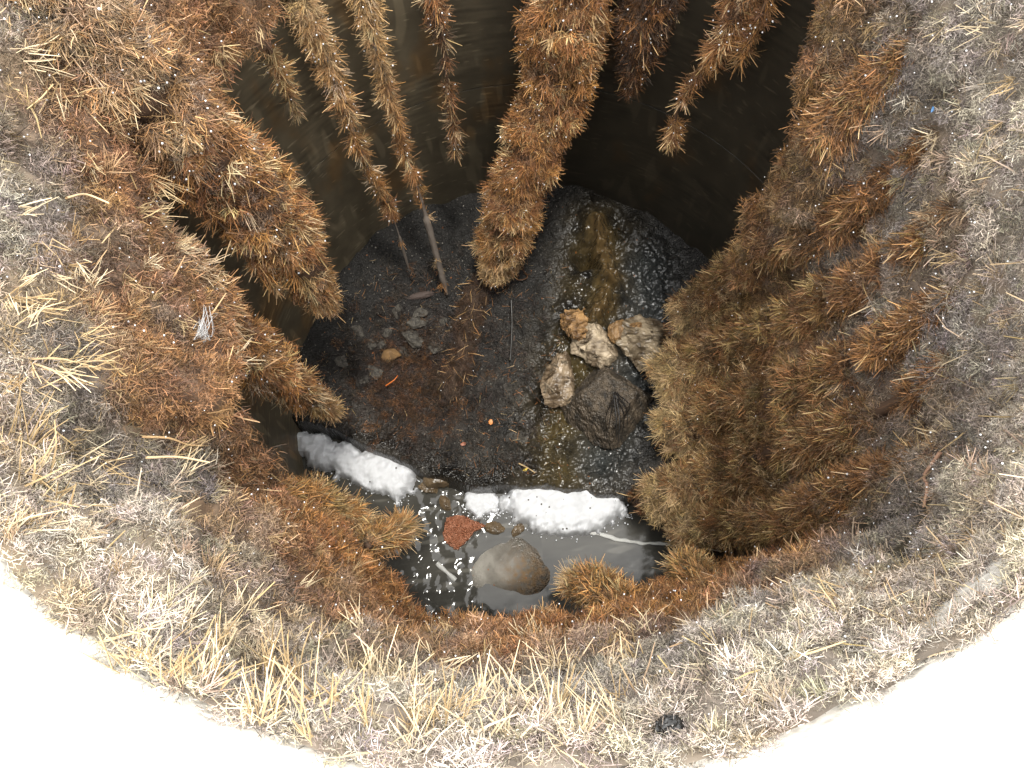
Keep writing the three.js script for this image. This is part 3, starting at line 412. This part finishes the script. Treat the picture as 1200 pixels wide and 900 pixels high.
function foam(outline, h, label, s, group, specks = 10) {
  const b = blob(outline, h, 0.04, 0.0022, s), c = b.poly.reduce((a, q) => [a[0] + q[0] / b.poly.length, a[1] + q[1] / b.poly.length], [0, 0]), base = V(c[0], WATER, c[1]);
  const t = thing('foam_patch', base, label, 'foam', group); mesh('foam', shift(b.g, base), foamM, t);
  const sp = new Spray([new THREE.IcosahedronGeometry(1, 2)]);
  for (let i = 0; i < 150; i++) { const [x, z] = b.edge(), r = rr(0.0005, 0.0018); sp.add(V(x + gauss() * 0.007, WATER + 0.003 + rr(0, 0.004), z + gauss() * 0.007), Y, r, [1, 1, 1]); }
  sp.build('bubbles', bubbleM, t, base);
  const bits = new Spray([new THREE.IcosahedronGeometry(1, 0)]); const pp = b.g.attributes.position;
  for (let i = 0; i < specks; i++) { const k = Math.floor(rnd() * pp.count); if (pp.getY(k) < 0.012) continue; bits.add(V(pp.getX(k), pp.getY(k) + 0.001, pp.getZ(k)), Y, rr(0.0008, 0.0022), [0.04, 0.03, 0.02]); }
  bits.build('dirt_specks', std(1, 1, 1, 0.8), t, V(0, 0, 0));
}
foam([[346, 502], [385, 512], [425, 528], [455, 520], [478, 538], [490, 556], [482, 580], [466, 590], [438, 578], [405, 563], [370, 550], [342, 532]], 0.036, 'long white foam patch on the channel at the left wall', 1, undefined, 12);
foam([[588, 582], [600, 568], [625, 557], [650, 566], [690, 566], [722, 564], [732, 584], [738, 604], [718, 617], [690, 627], [660, 629], [630, 623], [604, 611], [588, 600]], 0.04, 'rounded white foam patch on the channel below the dark boulder', 7, undefined, 45);
foam([[546, 578], [560, 570], [574, 574], [586, 590], [580, 600], [560, 604], [545, 596]], 0.018, 'small bubbly foam clump between the two large foam patches', 13, undefined, 2);
{ // the thin line of scum drifting right from the foam
  const P = [[690, 622], [715, 630], [745, 636], [775, 638], [810, 640], [845, 646]].map(a => { const p = atY(a[0], a[1], WATER); return p; });
  const g = tube(P, t => 0.0045 * (1 - t) + 0.001, 60, 8), p = g.attributes.position; for (let i = 0; i < p.count; i++) { const y = (p.getY(i) - WATER) * 0.35, n = 0.004 * noise(p.getX(i) * 60, 1, p.getZ(i) * 60); p.setXYZ(i, p.getX(i), WATER + y + 0.002, p.getZ(i) + n); } g.computeVertexNormals();
  const base = V(P[0].x, WATER, P[0].z); tag(mesh('scum_line', shift(g, base), std(0.4, 0.4, 0.38, 0.5)), 'thin pale line of scum trailing right from the foam', 'scum').position.copy(base);
}

// ---------------------------------------------------------------- stones and debris
function chunk(name, label, category, px, py, [wx, wy, wz], m, o = {}) { // an angular piece: a rock cut by random planes, then weathered
  const g = new THREE.IcosahedronGeometry(1, o.detail ?? 10), p = g.attributes.position, v = V(), cuts = [];
  for (const c of o.planes ?? []) cuts.push([V(c[0], c[1], c[2]).normalize(), c[3]]);
  for (let i = 0; i < (o.cuts ?? 9); i++) cuts.push([V(gauss(), gauss(), gauss()).normalize(), rr(...(o.cut ?? [0.55, 0.85]))]);
  const s = o.seed ?? rnd() * 50;
  for (let i = 0; i < p.count; i++) { v.fromBufferAttribute(p, i); for (const [n, d] of cuts) { const k = v.dot(n) - d; if (k > 0) v.addScaledVector(n, -k * 0.92); } v.multiplyScalar(1 + (o.rough ?? 0.1) * fbm(v.x * 4 + s, v.y * 4, v.z * 4, 4)); p.setXYZ(i, v.x * wx, v.y * wy, v.z * wz); }
  g.rotateZ(o.tilt ?? 0); g.rotateX(o.pitch ?? 0); g.rotateY(o.turn ?? 0); g.computeVertexNormals();
  const uvs = g.attributes.uv; for (let i = 0; i < p.count; i++) uvs.setXY(i, p.getX(i) * 4 + p.getY(i), p.getZ(i) * 4 + p.getY(i));
  const y = o.y ?? 0, at = atY(px, py, FLOOR + (o.lift ?? 0.08)); if (o.lift === undefined) at.y = FLOOR + floorH(at.x, at.z) + wy * 0.3;
  const t = mesh(name, g, m); tag(t, label, category, o.group); t.position.copy(at); return t;
}
const stoneTex = (c, d, f) => dataTex(256, (u, v, o) => { const n = clamp(0.5 + 1.3 * fbm(u * f, v * f, 2, 4)); for (let k = 0; k < 3; k++) o[k] = lerp(c[k], d[k], n); }, true);
const fibreTex = dataTex(512, (u, v, o) => { const w = v + 0.05 * noise(u * 5, v * 5), n = clamp(0.45 + 0.35 * noise(u * 11, w * 74, 1) + 0.45 * fbm(u * 16, w * 40, 4, 3) + 1.5 * fbm(u * 6, v * 6, 8, 4)); o[0] = lerp(0.09, 0.56, n); o[1] = lerp(0.062, 0.475, n); o[2] = lerp(0.035, 0.36, n); }, true);
const M = {
  boulder: std(1, 1, 1, 0.45, { map: stoneTex([0.03, 0.027, 0.023], [0.13, 0.10, 0.07], 14), bumpMap: bumpFine, bumpScale: 0.006 }),
  pale: std(0.52, 0.46, 0.4, 0.4, { map: fibreTex, bumpMap: fibreTex, bumpScale: 0.004 }), lump: std(0.48, 0.45, 0.4, 0.45, { map: fibreTex, bumpMap: fibreTex, bumpScale: 0.005 }),
  brick: std(1, 1, 1, 0.18, { map: stoneTex([0.34, 0.12, 0.06], [0.62, 0.28, 0.17], 16), bumpMap: bumpFine, bumpScale: 0.012 }), tan: std(1, 1, 1, 0.6, { map: stoneTex([0.12, 0.07, 0.03], [0.26, 0.15, 0.06], 10) }),
  rubble: std(1, 1, 1, 0.8, { map: stoneTex([0.02, 0.018, 0.015], [0.11, 0.098, 0.08], 30), bumpMap: bumpFine, bumpScale: 0.003 }), black: std(0.012, 0.012, 0.012, 0.2), pebble: std(1, 1, 1, 0.35, { map: stoneTex([0.07, 0.05, 0.03], [0.16, 0.11, 0.06], 8) }),
};
chunk('boulder', 'dark angular boulder with black rootlets draped over it', 'stone', 712, 470, [0.112, 0.075, 0.1], M.boulder, { planes: [[0.75, 0.3, 0.6, 0.5], [-0.75, 0.35, 0.6, 0.5], [0.7, 0.3, -0.7, 0.5], [-0.7, 0.25, -0.7, 0.52], [0.1, 1, 0.15, 0.62]], cuts: 2, rough: 0.16, seed: 3, lift: 0.088, detail: 18 });
function torn(name, label, category, px, py, size, m, o) { // a ragged piece with splinters lifting off it
  const t = chunk(name, label, category, px, py, size, m, { detail: 14, ...o }), p = t.geometry.attributes.position, n = t.geometry.attributes.normal, v = V(), w = V();
  for (let i = 0; i < (o.flakes ?? 12); i++) {
    let k; do k = Math.floor(rnd() * p.count); while (p.getY(k) < 0);
    v.fromBufferAttribute(p, k); w.fromBufferAttribute(n, k);
    const g = new THREE.IcosahedronGeometry(1, 3), a = g.attributes.position, L = rr(0.007, 0.02) * (o.fl ?? 1), B = L * rr(0.2, 0.5), s = rnd() * 20; for (let q = 0; q < a.count; q++) { const x = a.getX(q), y = a.getY(q), z = a.getZ(q), e = 1 + 0.7 * noise(x * 2 + s, z * 2, y); a.setXYZ(q, x * L * e, y * 0.0018 + 0.25 * L * x * x + 0.002 * noise(x * 3, z * 3, s), z * B * e); }
    g.computeVertexNormals(); const f = mesh('splinter', g, rnd() < 0.5 ? m : (o.alt ?? m), t); f.position.copy(v); f.quaternion.setFromUnitVectors(Y, w.add(V(gauss(), gauss(), gauss()).multiplyScalar(0.5)).normalize()); f.rotateY((o.turn ?? 0) + gauss() * 0.7);
  }
  return t;
}
const brownWood = std(0.6, 0.4, 0.2, 0.6, { map: fibreTex, bumpMap: fibreTex, bumpScale: 0.004 }), whiteWood = std(0.78, 0.74, 0.68, 0.6, { map: fibreTex, bumpMap: fibreTex, bumpScale: 0.004 });
torn('wood_chunk', 'pale torn fibrous chunk of wood leaning left of the boulder', 'wood', 655, 446, [0.046, 0.034, 0.062], M.pale, { turn: -0.45, planes: [[0.5, 1, 0.2, 0.45], [-0.9, 0.5, 0.1, 0.5], [0.1, 0.5, 1, 0.55], [0.9, 0.2, -0.6, 0.5]], cuts: 3, seed: 8, rough: 0.3, lift: 0.095, flakes: 9, fl: 0.8, alt: whiteWood });
torn('wood_chunk', 'bright pale ragged chunk of wood above the boulder', 'wood', 699, 408, [0.05, 0.046, 0.058], whiteWood, { turn: 0.6, planes: [[-0.2, 1, 0.4, 0.5], [-0.9, 0.4, 0.4, 0.5], [0.8, 0.5, 0.3, 0.5], [0, 0.1, 1, 0.6]], cuts: 3, seed: 21, rough: 0.32, lift: 0.112, flakes: 9, fl: 0.8, alt: M.pale });
torn('fibre_lump', 'rounded grey fibrous lump right of the bright pale wood', 'debris lump', 752, 402, [0.058, 0.046, 0.058], M.lump, { turn: 1.9, seed: 30, rough: 0.3, lift: 0.108, cuts: 5, flakes: 8, fl: 0.8, alt: brownWood });
torn('wood_chunk', 'brown splintered chunk of wood at the foot of the olive deposit', 'wood', 678, 384, [0.045, 0.026, 0.034], brownWood, { turn: 2.4, seed: 41, rough: 0.4, lift: 0.115, flakes: 14, fl: 0.9 });
chunk('stone', 'low tan stone wedged under the bright pale wood', 'stone', 726, 388, [0.03, 0.02, 0.024], M.tan, { turn: 1.2, seed: 45, lift: 0.12, rough: 0.25 });
{ // broken flat face of a brick, awash in the channel
  const q = [[524, 607], [540, 604], [556, 611], [571, 616], [556, 624], [545, 636], [536, 645], [523, 637], [519, 628]].map(a => atY(a[0], a[1], WATER)), c = V(0, 0, 0); q.forEach(p => c.addScaledVector(p, 1 / q.length));
  const pos = [], idx = [], uv = [], n = 90, K = 12, P = i => { const f = i / n * q.length, k = Math.floor(f) % q.length; return q[k].clone().lerp(q[(k + 1) % q.length], f - Math.floor(f)).sub(c).multiplyScalar(1 + 0.12 * noise(i * 0.4, 2)); };
  for (let j = 0; j <= K + 3; j++) for (let i = 0; i < n; i++) { const p = P(i % n), t = Math.min(1, j / K), x = p.x * t * (j > K ? 1.03 : 1), z = p.z * t * (j > K ? 1.03 : 1), y = j > K ? 0.008 - (j - K) * 0.007 : 0.011 - 0.003 * t ** 6 + 0.006 * fbm(x * 50, z * 50, 2, 4) - 0.25 * (z) * 0.4; pos.push(x, y, z); uv.push(x * 6, z * 6); }
  for (let j = 0; j < K + 3; j++) for (let i = 0; i < n; i++) { const a = j * n + i, b = j * n + (i + 1) % n; idx.push(a, b, a + n, b, b + n, a + n); }
  const g = new THREE.BufferGeometry(); g.setAttribute('position', new THREE.Float32BufferAttribute(pos, 3)); g.setAttribute('uv', new THREE.Float32BufferAttribute(uv, 2)); g.setIndex(idx); g.computeVertexNormals();
  tag(mesh('brick_fragment', g, M.brick), 'wet orange red brick fragment lying in the channel', 'brick').position.copy(c);
}
chunk('stone', 'tan stone among the grey rubble on the left', 'stone', 456, 411, [0.022, 0.014, 0.017], M.tan, { turn: 0.2, seed: 15 });
chunk('pebble', 'dark brown pebble at the left end of the foam', 'pebble', 341, 511, [0.009, 0.012, 0.016], M.pebble, { seed: 11, lift: 0.02, cuts: 3 });
chunk('pebble', 'brown wet stone lying between left foam and bubbly clump', 'stone', 512, 562, [0.03, 0.016, 0.022], M.pebble, { seed: 19, lift: 0.01, cuts: 4 });
[[503, 572, 0.016, 'olive wet stone at the right tip of the left foam'], [527, 560, 0.014, 'small dark wet stone above the bubbly clump'], [522, 590, 0.012, 'small wet stone between the bubbly clump and the left foam'], [580, 618, 0.014, 'brown wet stone right of the brick fragment'], [607, 622, 0.011, 'small brown stone under the left end of the right foam']].forEach(([x, y, k, l], i) => chunk('pebble', l, 'pebble', x, y, [k * 1.5, k * 0.8, k], M.pebble, { seed: 60 + i * 7, lift: -0.008, cuts: 5, rough: 0.3, turn: i }));
const RUB = 'grey rubble pieces heaped beside the left wall';
[[488, 378, 0.02], [480, 392, 0.024], [466, 366, 0.013], [432, 398, 0.016], [400, 420, 0.013], [437, 432, 0.02], [492, 368, 0.017], [450, 385, 0.015], [418, 385, 0.012], [505, 400, 0.014], [470, 405, 0.012], [445, 400, 0.012], [425, 440, 0.013], [520, 372, 0.012], [540, 350, 0.011], [560, 385, 0.01]].forEach(([x, y, s], i) => chunk('rubble_stone', 'small grey rubble stone lying on the dark left sludge', 'stone', x, y, [s * rr(1, 1.6), s * rr(0.5, 0.8), s * rr(0.9, 1.4)], M.rubble, { turn: rr(0, 6), tilt: rr(-0.5, 0.5), seed: i * 3.1, detail: 6, rough: 0.25, cuts: 14, cut: [0.4, 0.7], group: RUB }));
chunk('stick', 'short brown stick lying above the grey rubble', 'stick', 493, 347, [0.03, 0.008, 0.008], std(0.06, 0.042, 0.035, 0.8), { turn: 0.1, seed: 2, cuts: 2 });
{ // black rootlets draped over the boulder
  const top = atY(722, 462, FLOOR + 0.158), g = [];
  for (const [ex, ey, mx] of [[712, 507, 716], [722, 516, 722], [735, 498, 734], [708, 500, 712], [729, 508, 731], [724, 522, 726], [718, 510, 724], [732, 488, 738]]) g.push(tube([top.clone().add(V(rr(-0.006, 0.006), 0, rr(-0.006, 0.006))), atY(mx, (462 + ey) / 2, FLOOR + 0.155), atY(ex, ey, FLOOR + 0.130)], t => 0.0016 - 0.0009 * t, 10, 5));
  const m = mergeGeometries(g); tag(mesh('black_rootlets', shift(m, top), std(0.012, 0.01, 0.009, 0.5)), 'forked black rootlets draped over the dark boulder', 'rootlet').position.copy(top);
}
function twig(name, label, pts, r0, r1, m, category = 'twig') { const P = pts.map(a => a.isVector3 ? a : atY(a[0], a[1], FLOOR + floorH(...fl(a[0], a[1])) + 0.008 + (a[2] ?? 0))), g = tube(P, t => lerp(r0, r1, t), 24, 6), b = P[0].clone(); tag(mesh(name, shift(g, b), m), label, category).position.copy(b); }
twig('stick', 'thin straight dark stick upright in the picture on the central ridge', [[599, 352], [600, 380], [598, 422]], 0.0024, 0.0018, std(0.02, 0.018, 0.016, 0.4), 'stick');
twig('twig', 'pale twig lying beside the yellow leaf left of right foam', [[608, 543], [618, 548], [627, 554]], 0.0016, 0.0012, strawlike());
function strawlike() { return std(0.42, 0.3, 0.16, 0.6); }
strand('thick dark brown hairy root running from the centre curtain into the rusty hollow', [[566, 325, -1.09, 40], [550, 372, -1.11, 44], [542, 420, -1.125, 42], [528, 462, -1.15, 40]], { palette: [DARK, [0.09, 0.045, 0.022], DARK], tip: 0, size: 0.6, drops: 0.02, trim: 0.006, grey: 0.1 });
twig('twig', 'bent dark twig behind the tip of the centre curtain', [[597, 320], [608, 328], [618, 325], [612, 315]], 0.0014, 0.001, std(0.1, 0.045, 0.02, 0.6));
twig('rootlet', 'bright orange rootlet shining in the rusty hollow', [[452, 452, 0.01], [462, 445, 0.014], [466, 440, 0.01]], 0.0014, 0.0008, std(0.6, 0.16, 0.03, 0.4), 'rootlet');
{ // chopped rootlets and splinters over the sludge
  const sp = new Spray(LONE), dk = new Spray(LONE);
  for (let i = 0; i < 2000; i++) { const px = rr(385, 660), py = rr(330, 565), [x, z] = fl(px, py); if (Math.hypot(x, z) > 0.46 || dseg(x, z, CH) < 0.06) continue; const d = V(gauss(), gauss() * 0.25, gauss()).normalize(), y = FLOOR + floorH(x, z) + 0.002; const pale = rnd(); (pale < 0.1 ? sp : dk).add(V(x, y, z), d, rr(0.15, 0.5) * (pale < 0.1 ? 0.8 : 1), pale < 0.1 ? vary(STRAWC) : vary(rnd() < 0.4 ? RUST : [0.05, 0.04, 0.03], 0.4)); }
  const rh = new Spray(FUZZ); for (let i = 0; i < 260; i++) { const px = 490 + gauss() * 34, py = 455 + gauss() * 34, [x, z] = fl(px, py); rh.add(V(x, FLOOR + floorH(x, z) + 0.002, z), V(gauss() * 0.6, 0.6, gauss() * 0.6).normalize(), rr(0.7, 1.3), vary(mix3(DARK, RUST, rnd() ** 3 * 0.7), 0.4)); }
  for (let i = 0; i < 260; i++) { const px = rr(385, 640), py = rr(300, 560), [x, z] = fl(px, py); if (Math.hypot(x, z) > 0.46 || dseg(x, z, CH) < 0.06) continue; rh.add(V(x, FLOOR + floorH(x, z) + 0.001, z), V(gauss() * 0.4, 0.8, gauss() * 0.4).normalize(), rr(0.9, 1.8), vary(mix3(DARK, [0.03, 0.027, 0.024], 0.7), 0.6)); }
  const t = thing('root_litter', V(0, FLOOR, 0), 'scattered chopped rootlets and rusty root hair on the left sludge', 'root litter'); t.userData.kind = 'stuff';
  sp.build('splinters', rootM, t, t.position); dk.build('dark_splinters', rootM, t, t.position); rh.build('root_hair', rootM, t, t.position);
}
{ // a withered yellow leaf scrap, a red scrap, a white stub in the branch, a blue scrap, a web, a black lump, two reddish roots
  const scrap = (name, label, cat, p, sx, sz, m, turn, n = V(0, 1, 0)) => { const g = new THREE.SphereGeometry(1, 18, 12), a = g.attributes.position; for (let i = 0; i < a.count; i++) { const x = a.getX(i), y = a.getY(i), z = a.getZ(i), k = 1 + 0.35 * noise(x * 2.2 + turn, z * 2.2, 3); a.setXYZ(i, x * sx * k, y * 0.0014 + 0.002 * x * x, z * sz * k); } g.rotateY(turn); g.computeVertexNormals(); const o = mesh(name, g, m); o.quaternion.setFromUnitVectors(Y, n); o.position.copy(p); return tag(o, label, cat); };
  const onF = (px, py, h = 0.004) => { const [x, z] = fl(px, py); return V(x, FLOOR + floorH(x, z) + h, z); };
  scrap('leaf_scrap', 'tiny yellow leaf scrap at the foot of the sludge beside right foam', 'leaf', onF(616, 556), 0.005, 0.003, std(0.6, 0.42, 0.05, 0.5), 0.4);
  scrap('leaf_scrap', 'small orange leaf scrap on the sludge above the bubbly clump', 'leaf', onF(577, 503), 0.006, 0.005, std(0.55, 0.2, 0.05, 0.5), 1.4);
  scrap('leaf_scrap', 'dull red leaf scrap on the sludge left of the orange one', 'leaf', onF(545, 525), 0.006, 0.004, std(0.3, 0.1, 0.05, 0.5), 0.2);
  const st = tube([[512, 660], [523, 670], [534, 680]].map(a => atY(a[0], a[1], WATER + 0.001)), t => 0.0045 + 0.001 * Math.sin(t * 9), 10, 10), b = atY(512, 660, WATER); tag(mesh('white_stub', shift(st, b), std(0.42, 0.42, 0.4, 0.4)), 'white finger sized stub floating in the rippled branch', 'debris').position.copy(b);
  const r1 = rightMat.find(1101, 127); scrap('plastic_scrap', 'tiny blue plastic scrap caught in the right root mat', 'plastic scrap', r1.p.clone().addScaledVector(r1.n, 0.014), 0.003, 0.0015, std(0.12, 0.3, 0.6, 0.4), 1.0, r1.n);
  const nb = nearMat.find(785, 858), g = bumped(new THREE.IcosahedronGeometry(1, 8), 0.16, 2.4, 5); g.scale(0.010, 0.007, 0.009); const bl = mesh('black_lump', g, M.black); bl.position.copy(nb.p).addScaledVector(nb.n, 0.005); tag(bl, 'glossy black lump caught in the near root mat', 'lump');
  const mt = (mat, a, h = 0.014) => { const { p, n } = mat.find(a[0], a[1]); return p.clone().addScaledVector(n, h); };
  twig('root', 'curved pinkish root lying on the right mat beside a dark gap', [[1118, 538], [1100, 560], [1096, 580], [1099, 600]].map(a => mt(rightMat, a)), 0.0022, 0.0014, std(0.34, 0.2, 0.13, 0.6), 'root');
  twig('root', 'pale pink root stub on the near right mat', [[865, 785], [892, 775], [918, 764]].map(a => mt(rightMat, a, 0.016)), 0.0028, 0.0042, std(0.55, 0.36, 0.25, 0.6), 'root');
  twig('rootlet', 'long tan bent rootlet on the left mat above the foam', [[160, 494], [188, 497], [210, 508], [223, 518]].map(a => mt(leftMat, a, 0.018)), 0.0012, 0.0008, std(0.5, 0.33, 0.17, 0.6), 'rootlet');
  twig('rootlet', 'long straw stalk on the left mat below the tan rootlet', [[168, 565], [200, 558], [228, 551]].map(a => mt(leftMat, a, 0.024)), 0.0012, 0.0008, std(0.66, 0.5, 0.3, 0.6), 'rootlet');
  twig('rootlet', 'straight straw stalk on the left mat below the top straw bundle', [[66, 251], [92, 247], [120, 244]].map(a => mt(leftMat, a, 0.022)), 0.0012, 0.0009, std(0.66, 0.5, 0.3, 0.6), 'rootlet');
  const wc = mt(leftMat, [218, 395], 0.02), wg = []; for (let i = 0; i < 30; i++) { const px = 218 + gauss() * 9, py = 392 + gauss() * 10; wg.push(tube([mt(leftMat, [205 + rr(0, 30), 372 + rr(0, 12)], 0.02 + rr(0, 0.008)), mt(leftMat, [px, py], 0.02 + rr(0, 0.006)), mt(leftMat, [212 + rr(0, 26), 404 + rr(0, 10)], 0.018)], 0.00022, 6, 3)); }
  tag(mesh('cobweb', shift(mergeGeometries(wg), wc), std(0.5, 0.5, 0.5, 0.6)), 'small grey cobweb on the left mat above the lower tongue', 'cobweb').position.copy(wc);
}
renderer.render(scene, camera);
